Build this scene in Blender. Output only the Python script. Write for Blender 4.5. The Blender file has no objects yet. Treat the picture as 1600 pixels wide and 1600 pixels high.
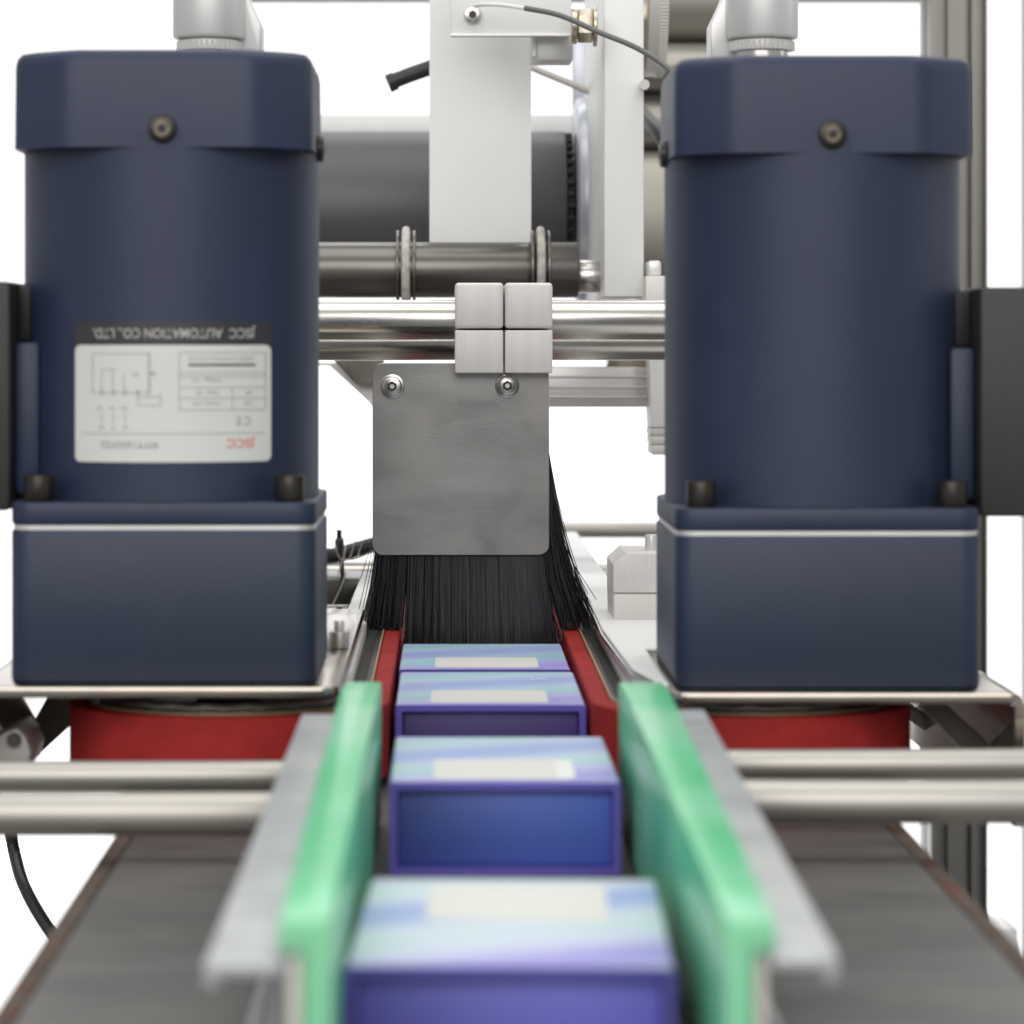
import bpy, bmesh, math, random
from mathutils import Vector, Matrix
random.seed(7)
sc = bpy.context.scene
COL = sc.collection
PI = math.pi

# ---------------------------------------------------------------- camera
# The camera looks straight along +Y over the conveyor; belt surface is z = 0.
K = 1.111                      # depth scale (metres of y per unit d)
F = 4500.0
EYE = 0.133
cam = bpy.data.cameras.new('camera')
cam_ob = bpy.data.objects.new('camera', cam)
COL.objects.link(cam_ob)
cam_ob.location = (0, 0, EYE)
cam_ob.rotation_euler = (PI / 2, 0, 0)
cam.sensor_width = 36.0
cam.lens = 36.0 * F * K / 1600.0
cam.shift_x = 0.0625
cam.shift_y = -0.1625
cam.clip_start = 0.01
cam.clip_end = 60.0
cam.dof.use_dof = True
cam.dof.focus_distance = 1.09 * K
cam.dof.aperture_fstop = 18.0
cam.dof.aperture_blades = 0
sc.camera = cam_ob

# ---------------------------------------------------------------- world, lamps, exposure
w = bpy.data.worlds.new('World')
sc.world = w
w.use_nodes = True
bg = w.node_tree.nodes['Background']
bg.inputs['Color'].default_value = (0.93, 0.96, 1.0, 1)
bg.inputs['Strength'].default_value = 0.33
sc.view_settings.view_transform = 'Standard'
sc.view_settings.look = 'None'
sc.view_settings.gamma = 1.0
sc.view_settings.exposure = 0.62

def lamp(name, loc, target, sx, sy, power, col=(1, 1, 1), spread=180):
    l = bpy.data.lights.new(name, 'AREA')
    l.shape = 'RECTANGLE'; l.size = sx; l.size_y = sy
    l.energy = power; l.color = col; l.spread = math.radians(spread)
    o = bpy.data.objects.new(name, l); COL.objects.link(o)
    o.location = loc
    o.rotation_euler = (Vector(target) - Vector(loc)).to_track_quat('-Z', 'Y').to_euler()
    return o

lamp('ceiling_lamp', (0.05, 1.0, 1.6), (0.05, 1.05, 0), 1.6, 1.2, 9, (1, 0.985, 0.95))
lamp('added_front_fill', (-0.25, -1.3, 1.1), (0.0, 1.0, 0.1), 2.6, 1.4, 25, (1, 0.98, 0.95))  # unseen fill behind the camera, added to brighten the front faces
lamp('added_rim_light', (1.9, 1.3, 0.7), (0.05, 1.1, 0.1), 0.5, 1.2, 1.5, (1, 0.99, 0.97))  # unseen light added from the right for bright rims on the motors
lamp('added_backdrop_light', (0.0, 2.75, 1.9), (0.05, 3.9, 0.1), 3.0, 0.4, 30, (1, 1, 1))  # this and the next: unseen lights added to turn the backdrop pure white
lamp('added_backdrop_light', (0.0, 2.75, -0.88), (0.05, 3.9, 0.0), 3.0, 0.3, 22, (1, 1, 1))

# ---------------------------------------------------------------- helpers
def P(x, y, d):
    """photo pixel (1600 frame) at depth d -> world point"""
    return Vector(((x - 700) * d / F, d * K, EYE - (y - 540) * d / F))
def PX(x, d): return (x - 700) * d / F
def PZ(y, d): return EYE - (y - 540) * d / F

def new_mat(name, base, rough=0.5, metal=0.0, noise=0.0, nscale=60, bump=0.0, bscale=400, stretch=(1, 1, 1),
            spec=0.5, coat=0.0, rvar=0.0, sss=0.0, dirt_or_sheen=None, dscale=25, aniso=0.0):
    m = bpy.data.materials.new(name); m.use_nodes = True
    nt = m.node_tree; b = nt.nodes['Principled BSDF']
    b.inputs['Roughness'].default_value = rough
    b.inputs['Metallic'].default_value = metal
    b.inputs['Specular IOR Level'].default_value = spec
    b.inputs['Coat Weight'].default_value = coat
    b.inputs['Coat Roughness'].default_value = 0.14
    if aniso: b.inputs['Anisotropic'].default_value = aniso
    if sss:
        b.inputs['Subsurface Weight'].default_value = sss
        b.inputs['Subsurface Radius'].default_value = (0.004, 0.006, 0.004)
        b.inputs['Subsurface Scale'].default_value = 1.0
    tc = nt.nodes.new('ShaderNodeTexCoord')
    mp = nt.nodes.new('ShaderNodeMapping'); mp.inputs['Scale'].default_value = stretch
    nt.links.new(tc.outputs['Object'], mp.inputs['Vector'])
    n = nt.nodes.new('ShaderNodeTexNoise'); n.inputs['Scale'].default_value = nscale; n.inputs['Detail'].default_value = 6
    nt.links.new(mp.outputs[0], n.inputs['Vector'])
    r = nt.nodes.new('ShaderNodeValToRGB')
    r.color_ramp.elements[0].position = 0.3; r.color_ramp.elements[1].position = 0.7
    a = max(0, 1 - noise); c = 1 + noise
    r.color_ramp.elements[0].color = (base[0] * a, base[1] * a, base[2] * a, 1)
    r.color_ramp.elements[1].color = (min(1, base[0] * c), min(1, base[1] * c), min(1, base[2] * c), 1)
    nt.links.new(n.outputs['Fac'], r.inputs['Fac'])
    out = r.outputs['Color']
    if dirt_or_sheen:
        n2 = nt.nodes.new('ShaderNodeTexNoise'); n2.inputs['Scale'].default_value = dscale; n2.inputs['Detail'].default_value = 8
        nt.links.new(tc.outputs['Object'], n2.inputs['Vector'])
        r2 = nt.nodes.new('ShaderNodeValToRGB'); r2.color_ramp.elements[0].position = 0.47; r2.color_ramp.elements[1].position = 0.63
        nt.links.new(n2.outputs['Fac'], r2.inputs['Fac'])
        mx = nt.nodes.new('ShaderNodeMix'); mx.data_type = 'RGBA'
        nt.links.new(r2.outputs['Color'], mx.inputs['Factor'])
        nt.links.new(out, mx.inputs['A']); mx.inputs['B'].default_value = (*dirt_or_sheen, 1)
        out = mx.outputs['Result']
    nt.links.new(out, b.inputs['Base Color'])
    if rvar:
        mr = nt.nodes.new('ShaderNodeMapRange')
        mr.inputs['To Min'].default_value = max(0.03, rough - rvar); mr.inputs['To Max'].default_value = rough + rvar
        nt.links.new(n.outputs['Fac'], mr.inputs['Value']); nt.links.new(mr.outputs[0], b.inputs['Roughness'])
    if bump:
        n3 = nt.nodes.new('ShaderNodeTexNoise'); n3.inputs['Scale'].default_value = bscale; n3.inputs['Detail'].default_value = 4
        nt.links.new(mp.outputs[0], n3.inputs['Vector'])
        bp = nt.nodes.new('ShaderNodeBump'); bp.inputs['Strength'].default_value = bump; bp.inputs['Distance'].default_value = 0.0005
        nt.links.new(n3.outputs['Fac'], bp.inputs['Height']); nt.links.new(bp.outputs[0], b.inputs['Normal'])
    return m

M = {}
M['paint'] = new_mat('navy_enamel', (0.0205, 0.0290, 0.064), 0.48, noise=0.10, nscale=22, bump=0.16, bscale=1300, spec=0.45, rvar=0.06, dirt_or_sheen=(0.0175, 0.0275, 0.053), dscale=9)  # second tone mottles the enamel, with a faint green sheen put into its colour
M['charcoal'] = new_mat('charcoal_plastic', (0.028, 0.027, 0.026), 0.55, noise=0.08, bump=0.15, bscale=1200)
M['gasket'] = new_mat('dark_gasket', (0.012, 0.010, 0.010), 0.6)
M['blackox'] = new_mat('black_oxide_steel', (0.030, 0.025, 0.020), 0.34, 0.5, noise=0.3, nscale=200)
M['socket'] = new_mat('worn_socket', (0.12, 0.10, 0.075), 0.35, 0.8, noise=0.4, nscale=500)
M['alu'] = new_mat('bare_aluminium', (0.74, 0.73, 0.71), 0.42, 0.55, noise=0.05, bump=0.05, stretch=(1, 1, 0.05))
M['aluh'] = new_mat('brushed_aluminium_bar', (0.70, 0.685, 0.66), 0.42, 0.8, noise=0.07, nscale=500, bump=0.15, bscale=900, stretch=(0.02, 1, 1))
M['steel'] = new_mat('polished_steel', (0.58, 0.56, 0.52), 0.27, 1.0, noise=0.06, nscale=90, rvar=0.07, stretch=(0.15, 1, 1))
M['rod'] = new_mat('satin_steel_rod', (0.50, 0.475, 0.435), 0.52, 1.0, noise=0.05, nscale=60, stretch=(0.3, 1, 1), rvar=0.06)
M['bracket_steel'] = new_mat('motor_plate_steel', (0.40, 0.36, 0.31), 0.19, 1.0, noise=0.08, nscale=50, rvar=0.08)
M['plate'] = new_mat('brushed_stainless_plate', (0.27, 0.262, 0.252), 0.34, 1.0, noise=0.25, nscale=60, bump=0.06, bscale=1800, stretch=(0.35, 1, 1), rvar=0.10, dirt_or_sheen=(0.335, 0.315, 0.29), dscale=26)
M['brushed'] = new_mat('stainless_panel', (0.36, 0.34, 0.30), 0.5, 0.9, noise=0.12, nscale=8, bump=0.1, bscale=20, stretch=(0.2, 1, 1))
M['clamp'] = new_mat('pale_anodised_clamp', (0.71, 0.68, 0.645), 0.5, 0.15, noise=0.05, nscale=300, stretch=(1, 1, 0.05), bump=0.06)
M['white'] = new_mat('white_painted_metal', (0.83, 0.83, 0.81), 0.45, noise=0.03, nscale=20)
M['ivory'] = new_mat('warm_white_metal', (0.66, 0.645, 0.61), 0.45, 0.2, noise=0.05, nscale=50)
M['lav'] = new_mat('cool_white_disc', (0.5, 0.51, 0.56), 0.32, 0.45, noise=0.06, nscale=30)
M['paper'] = new_mat('label_backing_paper', (0.84, 0.84, 0.825), 0.6, noise=0.012, nscale=25, sss=0)
M['roller'] = new_mat('dark_anodised_roller', (0.088, 0.085, 0.087), 0.46, 0.25, noise=0.03, nscale=300)
M['roller2'] = new_mat('black_rubber_roller', (0.15, 0.143, 0.128), 0.30, 0.8, noise=0.06, nscale=300, stretch=(0.1, 1, 1))
M['rope'] = new_mat('off_white_round_belt', (0.50, 0.47, 0.42), 0.6, noise=0.3, nscale=300, bump=0.4)
M['bristle'] = new_mat('black_nylon_bristle', (0.022, 0.022, 0.024), 0.33, noise=0.95, nscale=1800, stretch=(1, 1, 0.02), spec=0.6)
M['cable'] = new_mat('black_cable', (0.018, 0.018, 0.018), 0.42)
M['greycable'] = new_mat('grey_cable', (0.13, 0.13, 0.125), 0.4)
M['rubber'] = new_mat('black_timing_belt', (0.020, 0.018, 0.018), 0.5)
M['edge'] = new_mat('ochre_belt_edge', (0.36, 0.25, 0.12), 0.5)
M['red'] = new_mat('red_foam_rubber', (0.34, 0.027, 0.026), 0.75, noise=0.16, nscale=80, bump=0.3, bscale=1500, spec=0.15)
M['pulley'] = new_mat('pulley_metal', (0.13, 0.125, 0.11), 0.35, 0.8, noise=0.3, nscale=60)
M['ring'] = new_mat('worn_pulley_flange', (0.34, 0.33, 0.29), 0.4, 0.8, noise=0.45, nscale=130)
M['green'] = new_mat('green_guide_plastic', (0.105, 0.57, 0.255), 0.42, noise=0.10, nscale=20, spec=0.4, coat=0.28, sss=0.35, dirt_or_sheen=(0.25, 0.64, 0.38), dscale=17)
M['greydk'] = new_mat('grey_profile', (0.43, 0.44, 0.45), 0.45, 0.35, noise=0.22, nscale=45, stretch=(0.8, 1.4, 1), bump=0.12, bscale=250, dirt_or_sheen=(0.52, 0.52, 0.51), dscale=28)
M['beige'] = new_mat('off_white_backing', (0.62, 0.58, 0.53), 0.5, noise=0.05)
M['belt'] = new_mat('dark_grey_pvc_belt', (0.092, 0.089, 0.084), 0.5, noise=0.26, nscale=26, stretch=(0.5, 2.6, 1), rvar=0.05, bump=0.06, bscale=700, spec=0.4, dirt_or_sheen=(0.115, 0.11, 0.10), dscale=40)
M['sideframe'] = new_mat('worn_belt_edge_frame', (0.10, 0.078, 0.064), 0.8, 0.0, spec=0.15, noise=0.3, nscale=60, dirt_or_sheen=(0.12, 0.06, 0.05), dscale=80)
M['extr'] = new_mat('aluminium_extrusion', (0.19, 0.182, 0.168), 0.35, 0.9, noise=0.06, nscale=20)
M['brass'] = new_mat('nickel_fitting', (0.50, 0.44, 0.34), 0.3, 0.9, noise=0.15, nscale=200)
M['label'] = new_mat('cream_label', (0.70, 0.68, 0.64), 0.5, noise=0.01)
M['labelhi'] = new_mat('white_patch', (0.85, 0.84, 0.82), 0.35)
M['sticker'] = new_mat('nameplate_film', (0.68, 0.675, 0.64), 0.42, noise=0.02, nscale=30)
M['stickerblk'] = new_mat('nameplate_black_band', (0.035, 0.033, 0.036), 0.45)
M['ink'] = new_mat('grey_ink', (0.42, 0.42, 0.425), 0.6)
M['inkdark'] = new_mat('dark_ink', (0.055, 0.045, 0.04), 0.6)
M['inkred'] = new_mat('red_ink', (0.75, 0.25, 0.17), 0.6)
M['inkwhite'] = new_mat('white_ink', (0.45, 0.43, 0.40), 0.6)
M['scr'] = new_mat('bare_scratch', (0.42, 0.41, 0.40), 0.35, 0.9)
M['flange_steel'] = new_mat('mirror_bent_steel', (0.40, 0.35, 0.30), 0.07, 1.0, noise=0.08, nscale=50)
M['bracedark'] = new_mat('dark_brushed_steel', (0.10, 0.088, 0.076), 0.4, 0.7, noise=0.25, nscale=80, stretch=(1, 1, 0.3))
M['floor'] = new_mat('grey_workshop_floor', (0.16, 0.15, 0.14), 0.7, noise=0.1, nscale=3)
M['backdrop'] = new_mat('white_backdrop', (0.9, 0.9, 0.9), 0.9, spec=0.0)

def shape_box(bm, x0, x1, y0, y1, z0, z1, bev=0.0, segs=2, mi=0):
    b = bmesh.new()
    bmesh.ops.create_cube(b, size=1)
    for v in b.verts:
        v.co = Vector((x0 + (v.co.x + .5) * (x1 - x0), y0 + (v.co.y + .5) * (y1 - y0), z0 + (v.co.z + .5) * (z1 - z0)))
    if bev: bmesh.ops.bevel(b, geom=b.edges[:], offset=bev, segments=segs, profile=0.5, affect='EDGES')
    join(bm, b, mi)
def join(bm, b, mi=0, mat=None):
    if mat: b.transform(mat)
    for f in b.faces: f.material_index = mi
    me = bpy.data.meshes.new('tmp'); b.to_mesh(me); b.free()
    bm.from_mesh(me); bpy.data.meshes.remove(me)
def shape_cyl(bm, p0, p1, r, segs=32, bev=0.0, r2=None, mi=0):
    p0 = Vector(p0); p1 = Vector(p1); d = p1 - p0
    b = bmesh.new()
    bmesh.ops.create_cone(b, cap_ends=True, segments=segs, radius1=r, radius2=r if r2 is None else r2, depth=d.length)
    if bev:
        es = [e for e in b.edges if abs(e.verts[0].co.z - e.verts[1].co.z) < 1e-9]
        bmesh.ops.bevel(b, geom=es, offset=bev, segments=2, profile=0.5, affect='EDGES')
    join(bm, b, mi, Matrix.Translation((p0 + p1) / 2) @ d.to_track_quat('Z', 'Y').to_matrix().to_4x4())
def shape_tube(bm, pts, r, segs=8, mi=0, r_end=None):
    pts = [Vector(p) for p in pts]; n = len(pts); rings = []
    up = Vector((0.13, 0.31, 0.94))
    for i, p in enumerate(pts):
        t = (pts[min(i + 1, n - 1)] - pts[max(i - 1, 0)]).normalized()
        a = t.cross(up).normalized(); b_ = t.cross(a).normalized()
        rr = r if r_end is None else r + (r_end - r) * i / (n - 1)
        rings.append([bm.verts.new(p + (a * math.cos(2 * PI * k / segs) + b_ * math.sin(2 * PI * k / segs)) * rr) for k in range(segs)])
    for i in range(n - 1):
        for k in range(segs):
            f = bm.faces.new((rings[i][k], rings[i][(k + 1) % segs], rings[i + 1][(k + 1) % segs], rings[i + 1][k])); f.material_index = mi
    for R, s in ((rings[0], -1), (rings[-1], 1)):
        try: f = bm.faces.new(R[::s]); f.material_index = mi
        except ValueError: pass
def smooth_path(pts, n=8):
    pts = [Vector(p) for p in pts]; out = []
    q = [pts[0] * 2 - pts[1]] + pts + [pts[-1] * 2 - pts[-2]]
    for i in range(1, len(q) - 2):
        for k in range(n):
            t = k / n
            out.append(0.5 * ((2 * q[i]) + (q[i + 1] - q[i - 1]) * t + (2 * q[i - 1] - 5 * q[i] + 4 * q[i + 1] - q[i + 2]) * t * t
                              + (3 * q[i] - q[i - 1] - 3 * q[i + 1] + q[i + 2]) * t ** 3))
    out.append(pts[-1]); return out
def shape_prism(bm, outline, lo, hi, axis='Z', bev=0.0, segs=2, mi=0):
    """outline: list of 2D points. axis Z: (x,y); axis Y: (x,z); axis X: (y,z)"""
    b = bmesh.new()
    def v3(p, h):
        return {'Z': (p[0], p[1], h), 'Y': (p[0], h, p[1]), 'X': (h, p[0], p[1])}[axis]
    A = [b.verts.new(v3(p, lo)) for p in outline]; B = [b.verts.new(v3(p, hi)) for p in outline]
    n = len(outline)
    fa = b.faces.new(A); fb = b.faces.new(B)
    for i in range(n): b.faces.new((A[i], A[(i + 1) % n], B[(i + 1) % n], B[i]))
    bmesh.ops.recalc_face_normals(b, faces=b.faces[:])
    if bev:
        es = list(set(fa.edges[:] + fb.edges[:]))
        bmesh.ops.bevel(b, geom=es, offset=bev, segments=segs, profile=0.5, affect='EDGES')
    join(bm, b, mi)
def rrect(x0, x1, y0, y1, r, n=5):
    out = []
    for cx, cy, a0 in ((x1 - r, y1 - r, 0), (x0 + r, y1 - r, 90), (x0 + r, y0 + r, 180), (x1 - r, y0 + r, 270)):
        for k in range(n + 1):
            a = math.radians(a0 + 90 * k / n); out.append((cx + r * math.cos(a), cy + r * math.sin(a)))
    return out

def wpos(o):
    v = Vector((0, 0, 0))
    while o is not None:
        v += o.location; o = o.parent
    return v
def obj(name, bm, mats, parent=None, smooth=True, local=False, angle=35, recalc=True):
    if recalc: bmesh.ops.recalc_face_normals(bm, faces=bm.faces[:])
    if parent is not None and not local:
        bmesh.ops.translate(bm, verts=bm.verts[:], vec=-wpos(parent))
    me = bpy.data.meshes.new(name); bm.to_mesh(me); bm.free()
    for m in (mats if isinstance(mats, (list, tuple)) else [mats]): me.materials.append(M[m] if isinstance(m, str) else m)
    if smooth:
        for p in me.polygons: p.use_smooth = True
        try: me.set_sharp_from_angle(angle=math.radians(angle))
        except Exception: pass
    o = bpy.data.objects.new(name, me); COL.objects.link(o)
    o.parent = parent
    return o
def thing(name, label, cat, loc, group=None):
    o = bpy.data.objects.new(name, None); COL.objects.link(o)
    o.location = loc; o['label'] = label; o['category'] = cat
    if group: o['group'] = group
    return o
def tag(o, label, cat, group=None):
    o['label'] = label; o['category'] = cat
    if group: o['group'] = group
    return o
def single(name, bm, mats, label, cat, group=None, **k):
    """one-mesh thing, origin moved to its base centre"""
    xs = [v.co.x for v in bm.verts]; ys = [v.co.y for v in bm.verts]; zs = [v.co.z for v in bm.verts]
    c = Vector(((min(xs) + max(xs)) / 2, (min(ys) + max(ys)) / 2, min(zs)))
    bmesh.ops.translate(bm, verts=bm.verts[:], vec=-c)
    o = obj(name, bm, mats, **k); o.location = c
    return tag(o, label, cat, group)
def box_obj(name, a, mat, parent, bev=0.0005, **k):
    bm = bmesh.new(); shape_box(bm, *a, bev=bev); return obj(name, bm, mat, parent, **k)

# ---------------------------------------------------------------- setting
bm = bmesh.new(); shape_box(bm, -4, 4, 3.9, 3.95, -3.5, 4)
o = obj('backdrop', bm, 'backdrop', smooth=False); o['kind'] = 'structure'

bm = bmesh.new(); shape_box(bm, -4, 4, -3, 3.9, -1.05, -1.0)
o = obj('floor', bm, 'floor', smooth=False); o['kind'] = 'structure'

# conveyor -------------------------------------------------------
cv = thing('belt_conveyor', 'dark grey flat belt conveyor running under the blue boxes', 'conveyor', (0.018, 0.9, -0.03))
XL, XR = -0.0895, 0.1255
box_obj('belt', (XL + 0.004, XR - 0.004, 0.25, 1.42, -0.0030, 0.0), 'belt', cv, bev=0.001)
for x0, x1 in ((XL - 0.0015, XL + 0.0035), (XR - 0.0035, XR + 0.0015)):
    bm = bmesh.new(); shape_box(bm, x0, x1, 0.25, 1.42, -0.012, -0.0006, bev=0.0008)
    f = obj('side_frame', bm, 'sideframe', cv)
box_obj('bed_plate', (XL + 0.003, XR - 0.003, 0.26, 1.41, -0.011, -0.0036), 'sideframe', cv)
for x0, x1 in ((XL + 0.001, XL + 0.006), (XR - 0.006, XR - 0.001)):
    bm = bmesh.new(); shape_box(bm, x0, x1, 0.29, 1.39, -0.085, -0.0125, bev=0.0008); obj('unseen_frame_beam', bm, 'sideframe', cv)  # conveyor frame sides out of view, added so the side flanges reflect dark
for y in (0.27, 1.40):
    bm = bmesh.new(); shape_cyl(bm, (XL + 0.003, y, -0.0135), (XR - 0.003, y, -0.0135), 0.0095, 24)
    obj('end_roller', bm, 'roller', cv)

# ---------------------------------------------------------------- motors
RB = 0.0446
def capsule_cap(bm, cx, cy, z0, z1, h, cut):
    # octagonal outline with softened corners
    pts = []
    base = [(h, -h + cut), (h, h - cut), (h - cut * .62, h), (-h + cut * .62, h), (-h, h - cut), (-h, -h + cut), (-h + cut * .62, -h), (h - cut * .62, -h)]
    base = [(h, -h + cut * .75), (h, h - cut * .75), (h - cut, h), (-h + cut, h), (-h, h - cut * .75), (-h, -h + cut * .75), (-h + cut, -h), (h - cut, -h)]
    n = len(base)
    for i in range(n):
        p = Vector(base[i]); a = Vector(base[i - 1]); c = Vector(base[(i + 1) % n])
        r = 0.0035
        pa = p + (a - p).normalized() * r; pc = p + (c - p).normalized() * r
        for t in (0, .33, .67, 1):
            q = pa * (1 - t) ** 2 + p * 2 * t * (1 - t) + pc * t * t
            pts.append((cx + q.x, cy + q.y))
    b = bmesh.new()
    prof = [(1.0, z0), (1.0, z0 + 0.002), (0.995, z1 - 0.0045), (0.985, z1 - 0.0022), (0.955, z1 - 0.0006), (0.90, z1)]
    rings = [[b.verts.new((cx + (x - cx) * s, cy + (y - cy) * s, z)) for x, y in pts] for s, z in prof]
    m = len(pts)
    for j in range(len(prof) - 1):
        for i in range(m): b.faces.new((rings[j][i], rings[j][(i + 1) % m], rings[j + 1][(i + 1) % m], rings[j + 1][i]))
    b.faces.new(rings[-1]); b.faces.new(rings[0][::-1])
    join(bm, b)

def text_mesh(body, size, fn, bold=0.0, sx=1.0, rot=True, spacing=1.0):
    cu = bpy.data.curves.new('txt', 'FONT'); cu.body = body; cu.size = size
    cu.align_x = 'CENTER'; cu.align_y = 'CENTER'; cu.offset = bold; cu.resolution_u = 3; cu.space_character = spacing
    ob = bpy.data.objects.new('txt', cu)
    me = bpy.data.meshes.new_from_object(ob)
    bm = bmesh.new(); bm.from_mesh(me)
    bpy.data.objects.remove(ob); bpy.data.meshes.remove(me); bpy.data.curves.remove(cu)
    for v in bm.verts:
        x, y = v.co.x * sx, v.co.y
        if rot: x, y = -x, -y
        v.co = fn(x, y)
    return bm

def motor(cx, z0, side, label):
    cy = 0.8755 * K
    t = thing('gear_motor', label, 'motor', (cx, cy, z0), 'blue gear motors standing over the side belts')
    h = 0.0446
    H = 0.0450
    bm = bmesh.new(); shape_prism(bm, rrect(cx - h, cx + h, cy - H, cy + H, 0.0065), z0, z0 + 0.0440, bev=0.0007); gb = obj('gearbox', bm, 'paint', t)
    bm = bmesh.new(); shape_prism(bm, rrect(cx - h + .0006, cx + h - .0006, cy - H + .0006, cy + H - .0006, 0.006), z0 + 0.0441, z0 + 0.0454); obj('gasket', bm, 'alu', t)
    bm = bmesh.new(); shape_prism(bm, rrect(cx - h, cx + h, cy - H, cy + H, 0.0065), z0 + 0.0455, z0 + 0.0522, bev=0.0009); obj('flange', bm, 'paint', t)
    bm = bmesh.new(); bx0 = cx - (0.001 if side < 0 else 0); shape_cyl(bm, (bx0, cy, z0 + 0.0523), (bx0, cy, z0 + 0.1600), RB, 96); barrel = obj('barrel', bm, 'paint', t)
    bm = bmesh.new(); capsule_cap(bm, bx0, cy, z0 + 0.1553, z0 + 0.1840, 0.0441, 0.0165); obj('end_cap', bm, 'paint', t)
    for sx, sy in ((1, -1), (-1, -1), (1, 1), (-1, 1)):
        bx, by = cx + sx * 0.0366, cy + sy * 0.0385
        bm = bmesh.new(); shape_cyl(bm, (bx, by, z0 + 0.0523), (bx, by, z0 + 0.0598), 0.0044, 24, bev=0.0004)
        b = obj('bolt', bm, 'blackox', t)
        bm = bmesh.new(); shape_cyl(bm, (bx, by, z0 + 0.0525), (bx, by, z0 + 0.0600), 0.0022, 6)
        obj('socket', bm, 'gasket', b)
    # cap screws (front and inner side)
    zc = z0 + 0.1605
    fy = cy - 0.0443
    inn = -side
    for p0, dr in (((cx + (0.0 if side < 0 else 0.001), fy, zc), (0, -1, 0)), ((bx0 + inn * 0.0441, cy - 0.002, zc - 0.0032), (inn, 0, 0))):
        p0 = Vector(p0); dr = Vector(dr)
        bm = bmesh.new(); shape_cyl(bm, p0 - dr * 0.001, p0 + dr * 0.0022, 0.0041, 28, bev=0.0008); s = obj('cap_screw', bm, 'blackox', t)
        bm = bmesh.new(); shape_cyl(bm, p0 + dr * 0.0018, p0 + dr * 0.00235, 0.0024, 28); 
        shape_cyl(bm, p0 + dr * 0.0020, p0 + dr * 0.00245, 0.00125, 6, mi=1)
        obj('socket', bm, ['socket', 'gasket'], s)
    # terminal box on the outer side
    def xr(a, b): return (min(cx + side * a, cx + side * b), max(cx + side * a, cx + side * b))
    x0, x1 = xr(0.0458, 0.088); 
    bm = bmesh.new(); shape_box(bm, x0, x1, cy - 0.033, cy + 0.033, z0 + 0.0490, z0 + 0.1165, bev=0.0015); obj('terminal_box', bm, 'charcoal', t)
    x0, x1 = xr(0.038, 0.0457)
    bm = bmesh.new(); shape_box(bm, x0, x1, cy - 0.017, cy + 0.017, z0 + 0.099, z0 + 0.1155, bev=0.0008); obj('gasket', bm, 'gasket', t)
    x0, x1 = xr(0.038, 0.0457)
    bm = bmesh.new(); shape_box(bm, x0, x1, cy - 0.026, cy + 0.020, z0 + 0.0535, z0 + 0.0988, bev=0.0018); obj('terminal_boss', bm, 'paint', t)
    return t, barrel, cy

mL, barrelL, cyM = motor(-0.0828, 0.0354, -1, 'left blue gear motor carrying a white upside-down nameplate')
mR, barrelR, _ = motor(0.1105, 0.0337, 1, 'right blue gear motor without a nameplate')

# nameplate on the left motor, wrapped on the barrel (printed upside down)
NCX = -0.0838
dfr = 0.8755 - RB / K
npl = bpy.data.objects.new('nameplate', None)
def wrap(off):
    def fn(x, y):   # pixel coords in the photograph's frame
        X = (x - 253.5) * 0.838 / F
        R = RB + off
        th = math.asin(max(-.99, min(.99, X / R)))
        Y = cyM - R * math.cos(th)
        return Vector((NCX + R * math.sin(th), Y, EYE - (y - 540) * 0.838 / F))
    return fn
def wrapped_patch(outline_fn, x0, x1, y0, y1, off, nx=28, ny=10, r=0):
    """rounded rectangle strip wrapped on the barrel; built column by column"""
    bm = bmesh.new(); fn = wrap(off); cols = []
    for i in range(nx + 1):
        t = i / nx; x = x0 + (x1 - x0) * t
        e = 0
        dx = min(x - x0, x1 - x)
        if dx < r: e = r - math.sqrt(max(0, r * r - (r - dx) ** 2))
        cols.append((bm.verts.new(fn(x, y0 + e)), bm.verts.new(fn(x, y1 - e))))
    for i in range(nx): bm.faces.new((cols[i][1], cols[i + 1][1], cols[i + 1][0], cols[i][0]))
    return bm
def spaced(x0, x1, r):
    return
bm = bmesh.new()
def add_patch(bm, x0, x1, y0, y1, off, r=0, mi=0):
    fn = wrap(off); cols = []
    xs = [x0 + r * (1 - math.cos(PI / 2 * k / 6)) for k in range(6)] if r else []
    nx = max(1, int(abs(x1 - x0) / 10))
    xs += [x0 + r + (x1 - x0 - 2 * r) * k / nx for k in range(nx + 1)]
    if r: xs += [x1 - r * (1 - math.cos(PI / 2 * k / 6)) for k in range(5, -1, -1)]
    for x in xs:
        e = 0; dx = min(x - x0, x1 - x)
        if r and dx < r: e = r - math.sqrt(max(0, r * r - (r - dx) ** 2))
        cols.append((bm.verts.new(fn(x, y0 + e)), bm.verts.new(fn(x, y1 - e))))
    for i in range(len(cols) - 1):
        f = bm.faces.new((cols[i][1], cols[i + 1][1], cols[i + 1][0], cols[i][0])); f.material_index = mi
add_patch(bm, 118, 424, 503, 539, 0.00012, mi=1)
add_patch(bm, 118, 424, 539, 722, 0.00018, r=9, mi=0)
plate_np = obj('nameplate', bm, ['sticker', 'stickerblk'], barrelL, recalc=False)
def text_at(body, cx, cy, size, sx=1.0, bold=0.0, spacing=1.0, off=0.0004):
    fn = wrap(off)
    return text_mesh(body, size, lambda x, y: fn(cx + x, cy - y), bold=bold, sx=sx, spacing=spacing)
def add_bm(dst, src, mi=0):
    for f in src.faces: f.material_index = mi
    me = bpy.data.meshes.new('t'); src.to_mesh(me); src.free(); dst.from_mesh(me); bpy.data.meshes.remove(me)
bm = bmesh.new()
add_bm(bm, text_at('JSCC  AUTOMATION CO., LTD.', 273, 520, 21, sx=0.86, bold=0.35), 3)
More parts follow.
